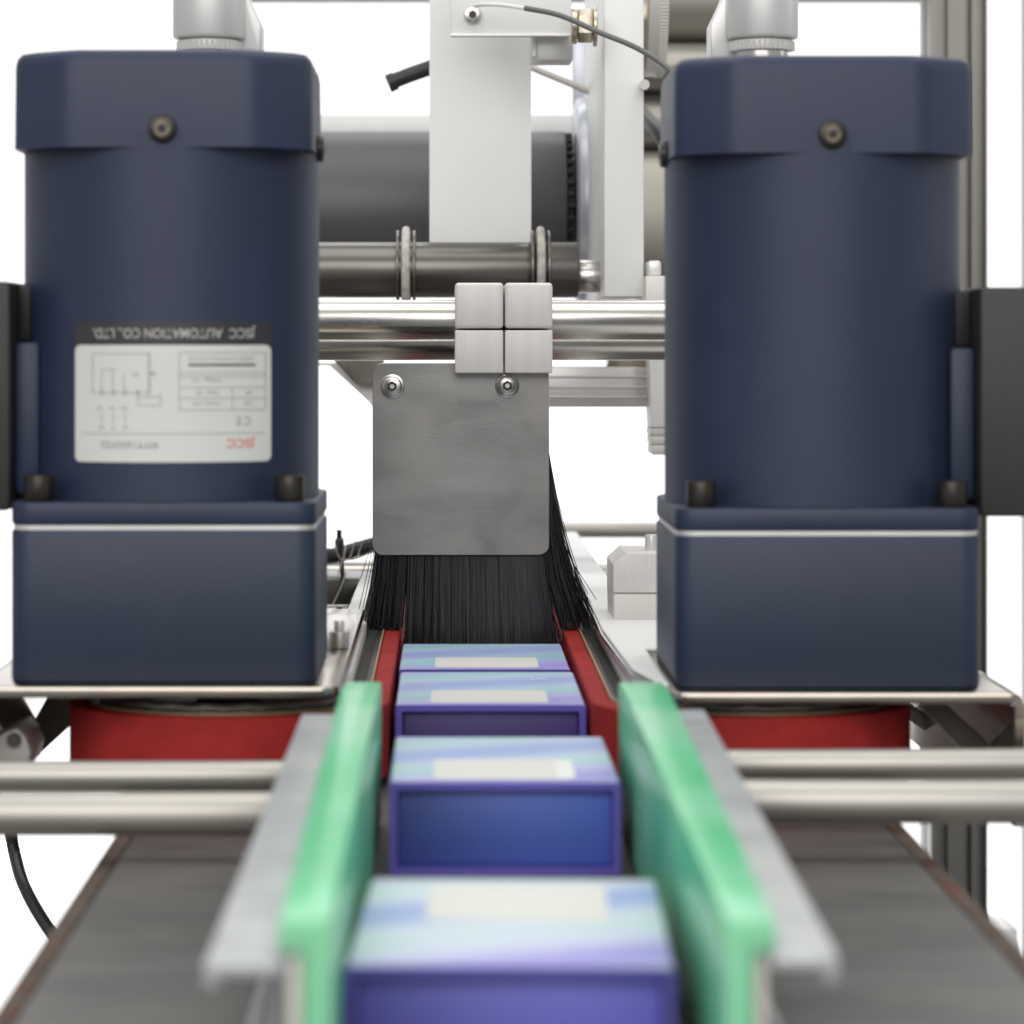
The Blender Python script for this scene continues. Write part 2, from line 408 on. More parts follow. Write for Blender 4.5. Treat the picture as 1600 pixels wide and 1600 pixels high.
add_bm(bm, text_at('90YT120GV22', 207, 694, 15, sx=1.02, bold=0.3), 0)
add_bm(bm, text_at('JSCC', 378, 692, 19, sx=1.05, bold=0.3), 2)
add_bm(bm, text_at('C E', 383, 657, 19, sx=0.8, bold=0.4), 0)
add_bm(bm, text_at('SPEED CONTROL MOTOR', 348, 560, 8.5, sx=1.0), 0)
add_bm(bm, text_at('Voltage   (V)', 328, 594, 9), 0)
add_bm(bm, text_at('Poles  (P)', 328, 613, 9), 0); add_bm(bm, text_at('4P', 391, 613, 10), 0)
add_bm(bm, text_at('Power (W)', 326, 630, 9), 0); add_bm(bm, text_at('120', 391, 630, 10), 0)
for i, c in enumerate('WVU'): add_bm(bm, text_at(c, 162 + i * 19, 667, 9, bold=.2), 0)
for i, c in enumerate(('U1', 'V1', 'W1')): add_bm(bm, text_at(c, 158 + i * 20, 637, 8, bold=.2), 0)
add_bm(bm, text_at('M', 217, 584, 12), 0)
def line(x0, y0, x1, y1, wd=1.3, mi=0):
    if abs(x1 - x0) >= abs(y1 - y0): add_patch(bm, min(x0, x1), max(x0, x1), y0 - wd / 2, y0 + wd / 2, 0.0004, mi=mi)
    else: add_patch(bm, x0 - wd / 2, x0 + wd / 2, min(y0, y1), max(y0, y1), 0.0004, mi=mi)
for a in ((147, 552, 238, 552), (147, 552, 147, 613), (147, 613, 238, 613), (285, 551, 416, 551), (285, 551, 285, 640), (285, 640, 416, 640), (416, 551, 416, 640),
          (285, 582, 416, 582), (285, 588, 416, 588), (285, 605, 416, 605), (285, 622, 416, 622), (366, 605, 366, 640), (128, 677, 416, 677),
          (162, 577, 162, 613), (180, 577, 180, 613), (198, 584, 198, 613), (162, 577, 186, 577), (220, 620, 256, 620), (220, 613, 220, 633), (256, 613, 256, 633), (220, 633, 256, 633)):
    line(*a)
for x in (162, 181, 200): line(x, 645, x, 660)
for x in (162, 181, 200, 220): line(x, 609, x + .1, 617, 5)
line(238, 550, 238, 616, 3.2); line(238, 583, 248, 583, 5)
line(299, 570, 401, 570, 3.2, mi=1)
obj('print', bm, ['ink', 'inkdark', 'inkred', 'inkwhite'], plate_np, recalc=False, smooth=False)

# ---------------------------------------------------------------- motor mounting plates
def mount_plate(label, pts_px, zt, side, xout, ybk, H):
    th = 0.0032
    yf = 0.825 * K
    inner = []
    for x, y in pts_px:
        d = H * F / (y - 540); inner.append((PX(x, d), d * K))
    cx = inner[0][0]
    t = thing('motor_mount_plate', label, 'mounting plate', ((inner[0][0] + xout) / 2, 1.0, zt - 0.04), 'bent steel plates under the motors')
    xo = xout - side * 0.004
    # top sheet outline (counter-clockwise not required, normals get recalculated)
    r = 0.006
    out = [(xo, yf)]
    fx, fy_ = inner[0]
    for k in range(6):
        a = PI / 2 * k / 5
        out.append((fx + side * r - side * r * math.sin(a), yf + r - r * math.cos(a)))
    for p in inner[1:]:
        if p[1] > yf + r: out.append(p)
    out.append((inner[-1][0], ybk)); out.append((xo, ybk))
    bm = bmesh.new(); shape_prism(bm, out, zt - th, zt, bev=0.0006); obj('top_sheet', bm, 'bracket_steel', t)
    # bent side: profile in XZ with a rounded bend
    prof = []
    R2 = 0.004
    for k in range(7):
        a = PI / 2 * k / 6
        prof.append((xo + side * R2 * math.sin(a), zt - R2 + R2 * math.cos(a)))
    prof.append((xout, zt - 0.0385)); prof.append((xout - side * th, zt - 0.0385))
    for k in range(6, -1, -1):
        a = PI / 2 * k / 6
        prof.append((xo + side * (R2 - th) * math.sin(a), zt - R2 + (R2 - th) * math.cos(a)))
    bm = bmesh.new(); shape_prism(bm, prof, yf + 0.0002, ybk, axis='Y', bev=0.0003, segs=1); obj('side_flange', bm, 'flange_steel', t)
    return t
mount_plate('left bent steel plate carrying the motor with the nameplate', [(530, 1075), (548, 1020), (566, 962)], 0.0352, -1, -0.1395, 1.07 * K, 0.0978)
mount_plate('right bent steel plate with long pale inner edge, under the unlabelled motor',
            [(1045, 1078), (985, 1048), (938, 985), (925, 955)], 0.0335, 1, 0.1655, 1.08 * K, 0.0985)

cv2 = thing('cover_sheet', 'white cover sheet lying on the right motor plate behind the motor', 'cover plate', (0.09, 1.3, 0.0337))
pts = []
for x, y in ((1030, 1069), (985, 1046), (938, 983), (912, 928), (885, 849), (881, 832)):
    d = 0.0985 * F / (y - 540); pts.append((PX(x, d) + 0.0006, d * K))
pts += [(0.0678, pts[-1][1]), (0.0678, 1.085 * K), (0.158, 1.085 * K), (0.158, 0.9345 * K), (0.0640, 0.9345 * K), (0.0640, pts[0][1])]
bm = bmesh.new(); shape_prism(bm, pts, 0.0337, 0.0349, bev=0.0003, segs=1); obj('sheet', bm, 'white', cv2)
bm = bmesh.new(); shape_box(bm, 0.0612, 0.0672, 1.086 * K, 1.50 * K, 0.012, 0.0335, bev=0.0005); obj('rail_beam', bm, 'ivory', cv2)

# clamp and bolt under the left plate, below the front edge
t = thing('rod_clamp', 'pale clamp block with round hole under the left motor plate', 'clamp', P(20, 1190, 0.86))
bm = bmesh.new(); shape_prism(bm, [(PX(a, 0.86), PZ(b, 0.86)) for a, b in ((-40, 1196), (-40, 1170), (12, 1140), (30, 1134), (44, 1148), (52, 1172), (46, 1196))], 0.855 * K, 0.885 * K, axis='Y', bev=0.0008)
obj('block', bm, 'ivory', t)
bm = bmesh.new(); shape_cyl(bm, P(22, 1156, 0.853), P(22, 1156, 0.857), 0.0022, 20); obj('bolt', bm, 'blackox', t)

for nm, lb, dd_, pp in (('corner_brace', 'dark steel brace slanting down left of the left red belt pulley', 0.95, ((76, 1086), (136, 1086), (128, 1117), (42, 1196), (14, 1196))),
                        ('corner_brace', 'dark steel brace slanting down right of the right red belt pulley', 0.862, ((1434, 1098), (1476, 1098), (1545, 1162), (1545, 1180), (1512, 1180)))):
    bm = bmesh.new(); shape_prism(bm, [(PX(a, dd_), PZ(b, dd_)) for a, b in pp], dd_ * K, dd_ * K + 0.003, axis='Y', bev=0.0004, segs=1)
    single(nm, bm, 'bracedark', lb, 'brace', 'steel braces under the motor plates')

# clamp under the right plate
t = thing('rod_clamp', 'tan slanting clamp block seen below the right motor plate', 'clamp', P(1470, 1170, 0.98))
bm = bmesh.new(); shape_prism(bm, [(PX(a, .98), PZ(b, .98)) for a, b in ((1424, 1108), (1440, 1112), (1500, 1172), (1500, 1190), (1452, 1190), (1456, 1150), (1430, 1132))], 0.98 * K, 1.0 * K, axis='Y', bev=0.0008)
obj('block', bm, 'clamp', t)
bm = bmesh.new(); shape_cyl(bm, P(1470, 1160, 0.976), P(1470, 1160, 0.985), 0.0022, 20); obj('bolt', bm, 'charcoal', t)

# ---------------------------------------------------------------- red side belts
def stadium(cx, cy0, cy1, r, n=24):
    out = []
    for k in range(n + 1):
        a = PI + PI * k / n; out.append((cx + r * math.cos(a), cy0 + r * math.sin(a)))
    for k in range(n + 1):
        a = PI * k / n; out.append((cx + r * math.cos(a), cy1 + r * math.sin(a)))
    return out
def ring_prism(bm, o1, o2, z0, z1, mi=0):
    n = len(o1); b = bmesh.new()
    A = [[b.verts.new((p[0], p[1], z)) for p in o] for o, z in ((o1, z0), (o1, z1), (o2, z1), (o2, z0))]
    for j in range(4):
        for i in range(n): b.faces.new((A[j][i], A[j][(i + 1) % n], A[(j + 1) % 4][(i + 1) % n], A[(j + 1) % 4][i]))
    bmesh.ops.recalc_face_normals(b, faces=b.faces[:])
    join(bm, b, mi)
def side_belt(cx, side, label, R=0.0482):
    c0, c1 = 0.8725 * K, 1.34 * K
    t = thing('gripper_belt', label, 'side belt', (cx, (c0 + c1) / 2, 0.003), 'red gripping belts on both sides of the boxes')
    z0, z1 = 0.0030, 0.0258
    Ry = R
    bm = bmesh.new(); ring_prism(bm, stadium(cx, c0, c1, R, 40), stadium(cx, c0, c1, R - 0.0058, 40), z0, z1)
    bmesh.ops.bevel(bm, geom=[e for e in bm.edges if e.calc_face_angle(0) > 1.2], offset=0.0005, segments=1, affect='EDGES')
    obj('red_belt', bm, 'red', t)
    bm = bmesh.new(); ring_prism(bm, stadium(cx, c0, c1, R - 0.0059, 40), stadium(cx, c0, c1, R - 0.0065, 40), z0 + .001, z1 + 0.0006); obj('belt_edge', bm, 'edge', t)
    bm = bmesh.new(); ring_prism(bm, stadium(cx, c0, c1, R - 0.0066, 40), stadium(cx, c0, c1, R - 0.0082, 40), z0 + .001, z1 + 0.0002); obj('timing_belt', bm, 'rubber', t)
    # teeth on the inner run nearest the boxes
    bm = bmesh.new(); s = -side
    n = int((c1 - c0) / 0.0052)
    for k in range(n):
        y = c0 + k * (c1 - c0) / n
        xa, xb = cx + s * (R - 0.0115), cx + s * (R - 0.0083)
        shape_box(bm, min(xa, xb), max(xa, xb), y, y + 0.0026, z0 + .001, z1 + 0.0004)
    tb = obj('belt_teeth', bm, 'charcoal', t, smooth=False); tb['kind'] = 'stuff'
    # pulleys
    for cy in (c0, c1):
        bm = bmesh.new(); shape_cyl(bm, (cx, cy, z0), (cx, cy, z1 + 0.0008), R - 0.0125 if cy == c1 else R - 0.0095, 64, bev=0.0006); p = obj('pulley', bm, 'pulley', t)
        if cy == c0:
            bm = bmesh.new(); b2 = bmesh.new()
            pts = [(cx + (R - 0.0095) * math.cos(2 * PI * k / 64), cy + (R - 0.0095) * math.sin(2 * PI * k / 64), z1 + 0.0018 + 0.0003 * math.sin(k * 2.3)) for k in range(65)]
            b2.free(); shape_tube(bm, pts, 0.0013, 8)
            obj('flange_ring', bm, 'ring', p)
            bm = bmesh.new(); shape_cyl(bm, (cx, cy, z1 + 0.0008), (cx, cy, z1 + 0.0055), 0.010, 24); obj('hub', bm, 'blackox', p)
    # pressure bar between the pulleys
    xa, xb = cx + s * (R - 0.0215), cx + s * (R - 0.0125)
    bm = bmesh.new(); shape_box(bm, min(xa, xb), max(xa, xb), c0 + 0.05, c1 - 0.05, z0 + 0.004, z1 + 0.0035, bev=0.0006); obj('pressure_bar', bm, 'ivory', t)
    return t
side_belt(-0.0180 - 0.0482, -1, 'red gripping belt on a pulley below the labelled left motor')
side_belt(0.0430 + 0.0485, 1, 'red gripping belt on a pulley below the right motor')

# ---------------------------------------------------------------- boxes
def box_material(name, shift, tone):
    m = bpy.data.materials.new(name); m.use_nodes = True; nt = m.node_tree; b = nt.nodes['Principled BSDF']
    b.inputs['Roughness'].default_value = 0.42; b.inputs['Specular IOR Level'].default_value = 0.25
    tc = nt.nodes.new('ShaderNodeTexCoord')
    mp = nt.nodes.new('ShaderNodeMapping'); mp.inputs['Rotation'].default_value = (0, 0, math.radians(-24)); mp.inputs['Location'].default_value = (shift, 0, 0)
    nt.links.new(tc.outputs['Object'], mp.inputs['Vector'])
    n = nt.nodes.new('ShaderNodeTexNoise'); n.inputs['Scale'].default_value = 22; n.inputs['Detail'].default_value = 1.5
    nt.links.new(mp.outputs[0], n.inputs['Vector'])
    wv = nt.nodes.new('ShaderNodeTexWave'); wv.bands_direction = 'Y'; wv.inputs['Scale'].default_value = 3.0; wv.inputs['Distortion'].default_value = 1.4; wv.inputs['Detail'].default_value = 1.0; wv.inputs['Detail Scale'].default_value = 0.6
    nt.links.new(mp.outputs[0], wv.inputs['Vector'])
    r = nt.nodes.new('ShaderNodeValToRGB'); e = r.color_ramp.elements
    e[0].position = 0.0; e[0].color = (0.34, 0.31, 0.70, 1)
    e[1].position = 1.0; e[1].color = (0.33, 0.42, 0.72, 1)
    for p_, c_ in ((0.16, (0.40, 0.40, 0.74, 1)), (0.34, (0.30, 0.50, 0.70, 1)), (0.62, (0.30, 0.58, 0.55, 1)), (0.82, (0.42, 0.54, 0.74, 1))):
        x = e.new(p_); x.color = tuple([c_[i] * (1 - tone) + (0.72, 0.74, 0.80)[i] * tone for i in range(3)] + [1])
    nt.links.new(wv.outputs['Fac'], r.inputs['Fac']); nt.links.new(r.outputs['Color'], b.inputs['Base Color'])
    return m
def flat_grad(name, c0, c1, rough=0.5):
    """printed two-tone colour across the width and height of the drawer front"""
    m = bpy.data.materials.new(name); m.use_nodes = True; nt = m.node_tree; b = nt.nodes['Principled BSDF']
    b.inputs['Roughness'].default_value = rough
    tc = nt.nodes.new('ShaderNodeTexCoord'); n = nt.nodes.new('ShaderNodeTexNoise'); n.inputs['Scale'].default_value = 14; n.inputs['Detail'].default_value = 1
    sx = nt.nodes.new('ShaderNodeSeparateXYZ'); nt.links.new(tc.outputs['Object'], sx.inputs[0]); nt.links.new(tc.outputs['Object'], n.inputs['Vector'])
    ma = nt.nodes.new('ShaderNodeMath'); ma.operation = 'MULTIPLY_ADD'; ma.inputs[1].default_value = 16; nt.links.new(sx.outputs['X'], ma.inputs[0]); nt.links.new(n.outputs['Fac'], ma.inputs[2])
    mx = nt.nodes.new('ShaderNodeMix'); mx.data_type = 'RGBA'; nt.links.new(ma.outputs[0], mx.inputs['Factor'])
    mx.inputs['A'].default_value = (*c0, 1); mx.inputs['B'].default_value = (*c1, 1)
    nt.links.new(mx.outputs['Result'], b.inputs['Base Color']); return m
W, HB, LB = 0.0580, 0.0237, 0.083 * K
def gift_box(xc, d, rot, label, tone, shift, front, edge, lab, extra=None, wd=W, length=LB):
    t = thing('gift_box', label, 'box', (xc, d * K, 0.0), 'small blue boxes queued on the conveyor')
    t.rotation_euler = (0, 0, math.radians(rot))
    h = wd / 2; s = 0.0020
    # sleeve: rectangular tube open at front and back (local coordinates, front face at y = 0)
    bm = bmesh.new()
    o_ = rrect(-h, h, 0.0003, HB, 0.0010, 3); i_ = rrect(-h + s, h - s, 0.0003 + s, HB - s, 0.0004, 3)
    n = len(o_)
    A = [[bm.verts.new((p[0], y, p[1])) for p in q] for q, y in ((o_, 0), (o_, length), (i_, length), (i_, 0))]
    for j in range(4):
        for i in range(n): bm.faces.new((A[j][i], A[j][(i + 1) % n], A[(j + 1) % 4][(i + 1) % n], A[(j + 1) % 4][i]))
    bmesh.ops.recalc_face_normals(bm, faces=bm.faces[:])
    for f in bm.faces: f.material_index = 0 if (f.normal.z > .5 and f.calc_center_median().z > HB - 0.0006) else 1
    top = box_material('iridescent_print', shift, tone)
    edm = new_mat('sleeve_edge_print', edge, 0.35)
    obj('sleeve', bm, [top, edm], t, local=True, recalc=False)
    bm = bmesh.new(); shape_box(bm, -h + s + .0002, h - s - .0002, 0.0032, length - 0.0032, 0.0003 + s + .0002, HB - s - .0002, bev=0.0004)
    obj('drawer', bm, flat_grad('drawer_print', *front), t, local=True)
    bm = bmesh.new(); x0, x1, y0, y1 = lab
    shape_prism(bm, rrect(x0, x1, y0, y1, 0.0018), HB + 0.00002, HB + 0.00016)
    if extra: shape_prism(bm, rrect(*extra, 0.001), HB + 0.00018, HB + 0.00030, mi=1)
    obj('label', bm, ['label', 'labelhi'], t, local=True)
    return t
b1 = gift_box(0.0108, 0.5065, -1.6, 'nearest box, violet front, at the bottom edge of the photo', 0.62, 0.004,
         ((0.11, 0.10, 0.42), (0.15, 0.15, 0.62)), (0.085, 0.075, 0.34), (-0.0165, 0.0185, 0.046, 0.084), wd=0.0582)
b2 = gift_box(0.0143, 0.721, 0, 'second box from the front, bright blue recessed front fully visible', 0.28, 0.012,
         ((0.050, 0.072, 0.29), (0.090, 0.15, 0.62)), (0.13, 0.10, 0.46), (-0.0180, 0.0170, 0.005, 0.043), extra=(0.0135, 0.0180, 0.006, 0.040))
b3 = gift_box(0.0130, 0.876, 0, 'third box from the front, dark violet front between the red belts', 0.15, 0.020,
         ((0.036, 0.016, 0.13), (0.045, 0.022, 0.17)), (0.10, 0.08, 0.40), (-0.0183, 0.0178, 0.006, 0.040), length=0.088 * K)
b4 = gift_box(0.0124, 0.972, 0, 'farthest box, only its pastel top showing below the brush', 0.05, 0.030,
         ((0.036, 0.016, 0.13), (0.045, 0.022, 0.17)), (0.10, 0.08, 0.40), (-0.0168, 0.0185, 0.006, 0.040))
bm = bmesh.new()
for k in range(7): shape_box(bm, 0.0140 + k * 0.0008, 0.0145 + k * 0.0008, 0.0700 + (k % 3) * .001, 0.0735 + (k % 2) * .001, HB + 0.0002, HB + 0.0003)
obj('print', bm, 'labelhi', b3, local=True, smooth=False)

# ---------------------------------------------------------------- green guide rails
def skew(bm, x_near, x_far, y0, y1):
    for v in bm.verts:
        t = (v.co.y - y0) / (y1 - y0); v.co.x += x_near + (x_far - x_near) * t
def guide_rail(side, xi_n, xi_f, wtop_n, wtop_f, zt, zb_n, label, blab, yn, yf, xo_n, xo_f):
    y0, y1 = yn * K, yf * K
    t = thing('guide_rail', label, 'guide rail', ((xi_n + xi_f) / 2, (y0 + y1) / 2, 0.002), 'green guide rails beside the boxes')
    # L-shaped green strip: thin upright beside the boxes + wide top flange; built as lofted cross-sections
    N = 10
    def loft(sections, name, mat):
        b = bmesh.new(); rings = [[b.verts.new(p) for p in s_] for s_ in sections]; m = len(rings[0])
        for j in range(len(rings) - 1):
            for i in range(m): b.faces.new((rings[j][i], rings[j][(i + 1) % m], rings[j + 1][(i + 1) % m], rings[j + 1][i]))
        b.faces.new(rings[0]); b.faces.new(rings[-1][::-1])
        bmesh.ops.recalc_face_normals(b, faces=b.faces[:])
        es = [e for e in b.edges if e.calc_face_angle(0) > 0.9]
        bmesh.ops.bevel(b, geom=es, offset=0.0007, segments=2, profile=0.5, affect='EDGES')
        return obj(name, b, mat, t)
    sec = []
    for j in range(N + 1):
        u = j / N; y = y0 + (y1 - y0) * u
        xi = xi_n + (xi_f - xi_n) * u; wt = wtop_n + (wtop_f - wtop_n) * u
        z = zt
        if u > 0.95: z = zt - 0.0016
        s = side
        sec.append([(xi, y, 0.0022), (xi, y, z), (xi + s * wt, y, z), (xi + s * wt, y, z - 0.0058), (xi + s * 0.0046, y, z - 0.0058), (xi + s * 0.0046, y, 0.0022)])
    loft(sec, 'plastic_strip', 'green')
    sec = []
    for u in (0, 1):
        y = y0 + 0.002 + (y1 - y0 - 0.004) * u; xi = xi_n + (xi_f - xi_n) * u + side * 0.0048; wt = (wtop_n + (wtop_f - wtop_n) * u) - 0.0060
        sec.append([(xi, y, 0.004), (xi, y, zt - 0.006), (xi + side * wt, y, zt - 0.006), (xi + side * wt, y, 0.004)])
    loft(sec, 'backing_strip', 'beige')
    # grey channel profile outside: flange, outer lip, inner web and foot
    sec = []
    zf = zb_n
    y1b = y1 - 0.03
    for u in (0, 1):
        y = y0 + (y1b - y0) * u
        uu = (y - y0) / (y1 - y0)
        xi = xi_n + (xi_f - xi_n) * uu + side * (wtop_n + (wtop_f - wtop_n) * uu - 0.0008)
        xo = xo_n + (xo_f - xo_n) * u
        s = side
        sec.append([(xi, y, zf), (xo, y, zf), (xo, y, zf - 0.0048), (xo - s * 0.0024, y, zf - 0.0048), (xo - s * 0.0024, y, zf - 0.0026), (xi, y, zf - 0.0026)])
    loft(sec, 'top_flange', 'greydk')
    sec = []
    for u in (0, 1):
        y = y0 + (y1b - y0) * u
        xo = xo_n + (xo_f - xo_n) * u - side * 0.0012; xi = xi_n + (xi_f - xi_n) * u + side * 0.010
        sec.append([(xi, y, 0.0020), (xo, y, 0.0020), (xo, y, 0.0048), (xo - side * .0022, y, 0.0048), (xo - side * .0022, y, 0.0040), (xi, y, 0.0040)])
    loft(sec, 'foot_flange', 'greydk')
    return t
guide_rail(-1, -0.0187, -0.0185, 0.0084, 0.0104, 0.0412, 0.0342, 'left green plastic guide rail on its grey profile', None, 0.462, 0.800, -0.0392, -0.0394)
guide_rail(1, 0.0446, 0.0473, 0.0080, 0.0125, 0.0412, 0.0354, 'right green plastic guide rail flaring outwards on its grey profile', None, 0.462, 0.800, 0.0627, 0.0690)

# ---------------------------------------------------------------- front rods carrying the rails
def rod(name, p0, p1, r, mat, label, cat, group=None, segs=48):
    bm = bmesh.new(); shape_cyl(bm, p0, p1, r, segs, bev=min(0.0008, r * .2))
    return single(name, bm, mat, label, cat, group)
g = 'steel rods crossing in front of the motors'
rod('support_rod', P(-200, 1213, 0.795), P(476, 1212, 0.795), 0.0042, 'rod', 'upper left steel rod just below the red belt pulley', 'rod', g)
rod('support_rod', P(-200, 1271.5, 0.745), P(452, 1271.5, 0.745), 0.0057, 'rod', 'lower left steel rod above the conveyor belt edge', 'rod', g)
rod('support_rod', P(1096, 1195, 0.795), P(1800, 1192, 0.795), 0.0042, 'rod', 'upper right steel rod just below the red belt pulley', 'rod', g)
rod('support_rod', P(1120, 1252, 0.745), P(1800, 1253, 0.745), 0.0057, 'rod', 'lower right steel rod above the conveyor belt edge', 'rod', g)

# ---------------------------------------------------------------- cross rods, clamp, brush
D1 = 1.095
rod('cross_rod', P(-40, 500, D1 + 0.012), P(1640, 500, D1 + 0.012), 31.5 * (D1 + .012) / F, 'steel', 'polished steel cross rod gripped by the pale clamp blocks', 'rod', 'polished cross rods between the motors')
rod('cross_rod', P(-40, 537, D1 + 0.05), P(1640, 536, D1 + 0.05), 26.5 * (D1 + .05) / F, 'steel', 'thinner polished steel rod just below the main cross rod', 'rod', 'polished cross rods between the motors')

t = thing('clamp_block_set', 'four pale clamp blocks, two by two, on the polished cross rod', 'clamp', P(787, 584, D1))
for (x0, x1) in ((711, 786.3), (788.7, 863)):
    for (y0, y1) in ((442, 513), (516, 583)):
        bm = bmesh.new()
        ya = D1 * K - 0.0290
        shape_box(bm, PX(x0, D1 - .024), PX(x1, D1 - .024), ya, ya + 0.064, PZ(y1, D1 - .024), PZ(y0, D1 - .024), bev=0.0013 if y0 < 500 else 0.0006, segs=3)
        obj('jaw', bm, 'clamp', t)

br = thing('strip_brush', 'black bristle brush hanging behind a grey steel plate above the boxes', 'brush', P(755, 998, 1.07))
DP = 1.080
bm = bmesh.new()
ol = rrect(PX(582, DP), PX(858, DP), PZ(868, DP), PZ(567, DP), 0.0040, 6)
ol = [(x, z) for x, z in ol]
shape_prism(bm, ol, DP * K, DP * K + 0.0022, axis='Y', bev=0.0003, segs=1)
pl = obj('backing_plate', bm, 'plate', br)
# fine scratches
bm = bmesh.new()
def scratch(x0, y0, x1, y1, wd=0.00012):
    a = P(x0, y0, DP); b = P(x1, y1, DP); a.y = b.y = DP * K - 0.00003
    n = Vector((-(b - a).z, 0, (b - a).x)).normalized() * wd * 0.7
    bm.faces.new([bm.verts.new(q) for q in (a - n * .2, b - n * .2, b + n * .6, a + n)])
for s_ in ((705, 660, 772, 655), (660, 672, 690, 676), (716, 655, 718, 662), (640, 590, 690, 585), (655, 678, 700, 682), (700, 663, 760, 660), (805, 838, 812, 835), (600, 800, 640, 806), (736, 800, 790, 796)):
    scratch(*s_)
sct = obj('scratches', bm, 'scr', pl, recalc=False, smooth=False); sct['kind'] = 'stuff'
for x, y in ((613, 603.5), (792.5, 602.5)):
    c = P(x, y, DP); c.y = DP * K
    bm = bmesh.new(); shape_cyl(bm, c, c + Vector((0, -0.0010, 0)), 0.0046, 36, bev=0.0003); ws = obj('screw', bm, 'steel', br)
    bm = bmesh.new(); shape_cyl(bm, c + Vector((0, -.0010, 0)), c + Vector((0, -0.0042, 0)), 0.0037, 32, bev=0.0007); hd = obj('screw_head', bm, 'steel', ws)
    bm = bmesh.new(); shape_cyl(bm, c + Vector((0, -.0036, 0)), c + Vector((0, -0.00425, 0)), 0.0019, 6); shape_cyl(bm, c + Vector((0, -.004, 0)), c + Vector((0, -0.00435, 0)), 0.0009, 12, mi=1)
    obj('hex_socket', bm, ['blackox', 'steel'], ws)
# holder behind the plate
bm = bmesh.new(); shape_box(bm, PX(596, DP), PX(856, DP), DP * K + 0.0022, DP * K + 0.014, PZ(680, DP), PZ(600, DP), bev=0.0008); obj('bristle_holder', bm, 'charcoal', br)
# bristles: many fine fibres fanning out
bm = bmesh.new()
rnd = random.Random(11)
ztop = PZ(640, DP); zbox = HB + 0.0006
NB = 5200
for i in range(NB):
    u = rnd.random(); v = rnd.random()
    if i % 8 == 0: u = 0.72 + 0.28 * rnd.random()
    elif i % 8 == 3: u = 0.80 + 0.12 * rnd.random()
    elif i % 11 == 0: u = 0.16 * rnd.random()
    x0 = PX(603, DP) + u * (PX(854, DP) - PX(603, DP)); y0_ = DP * K + 0.0036 + v * 0.0095
    c = (u - 0.5) * 2
    fan = 0.0066 * (1 if c > 0 else 0.6) * c * abs(c) + 0.0009 * rnd.gauss(0, 1) + (0.0030 if c > 0 else 0.0022) * c
    if c > 0.72: fan += (c - .72) * 0.036 * rnd.random() ** 1.2
    if c < -0.72: fan -= (-c - .72) * 0.010 * rnd.random()
    yf_ = (v - 0.25) * 0.012 + abs(rnd.gauss(0, 0.0012))
    xe = x0 + fan
    inside = -0.0172 < xe < 0.0424
    ze = 0.012 + rnd.random() ** 2 * 0.0030 if inside else 0.0262 + rnd.random() ** 2 * 0.008
    if i % 70 == 0:
        fan += rnd.uniform(0.002, 0.011) * (1 if c > -0.2 else -0.8); xe = x0 + fan; ze += rnd.random() * 0.006 if not inside else 0
    bend = rnd.uniform(1.6, 3.0)
    pts = []
    for k in range(6):
        t_ = k / 5
        pts.append(Vector((x0 + (xe - x0) * t_ ** bend, y0_ + yf_ * t_ ** 1.6, ztop + (ze - ztop) * t_)))
    shape_tube(bm, pts, 0.00017, 3)
fib = obj('bristles', bm, 'bristle', br, recalc=False); fib['kind'] = 'stuff'

# ---------------------------------------------------------------- label web, rollers and frame behind
DW = 1.27
bm = bmesh.new()
shape_box(bm, PX(671, DW), PX(830, DW), DW * K, DW * K + 0.0006, PZ(395, DW), PZ(-60, DW))
single('label_web', bm, 'paper', 'wide white strip of label web hanging in front of the black roller', 'label strip')

DR = 1.245
t = thing('guide_roller', 'black roller with two round belts below the white label web', 'roller', P(760, 465, DR))
zr, rr = PZ(421, DR), 44 * DR / F
yr = DR * K + rr
bm = bmesh.new(); shape_cyl(bm, (PX(250, DR), yr, zr), (PX(905, DR), yr, zr), rr, 64, bev=0.0006); obj('roller_body', bm, 'roller2', t)
bm = bmesh.new(); shape_cyl(bm, (PX(905, DR), yr, PZ(431, DR)), (PX(944, DR), yr, PZ(431, DR)), 26 * DR / F, 40, bev=0.0006); obj('axle', bm, 'steel', t)
def ring(bm, x, y, z, R, r, n=48):
    pts = [(x, y + R * math.cos(2 * PI * k / n), z + R * math.sin(2 * PI * k / n)) for k in range(n + 1)]
    rings = []
    for k in range(n):
        a = 2 * PI * k / n; c = Vector((x, y + R * math.cos(a), z + R * math.sin(a))); rad = Vector((0, math.cos(a), math.sin(a)))
        rings.append([bm.verts.new(c + rad * (r * math.cos(b)) + Vector((r * math.sin(b), 0, 0))) for b in [2 * PI * j / 8 for j in range(8)]])
    for k in range(n):
        for j in range(8): bm.faces.new((rings[k][j], rings[k][(j + 1) % 8], rings[(k + 1) % n][(j + 1) % 8], rings[(k + 1) % n][j]))
for xc in (634, 845.5):
    for dx in (-13, 13):
        bm = bmesh.new(); shape_cyl(bm, (PX(xc + dx - 2.2, DR), yr, zr), (PX(xc + dx + 2.2, DR), yr, zr), rr + 0.0052, 56, bev=0.0003); obj('collar', bm, 'roller2', t)
    bm = bmesh.new(); ring(bm, PX(xc, DR), yr, zr, rr + 0.0052, 0.0019); obj('round_belt', bm, 'rope', t)

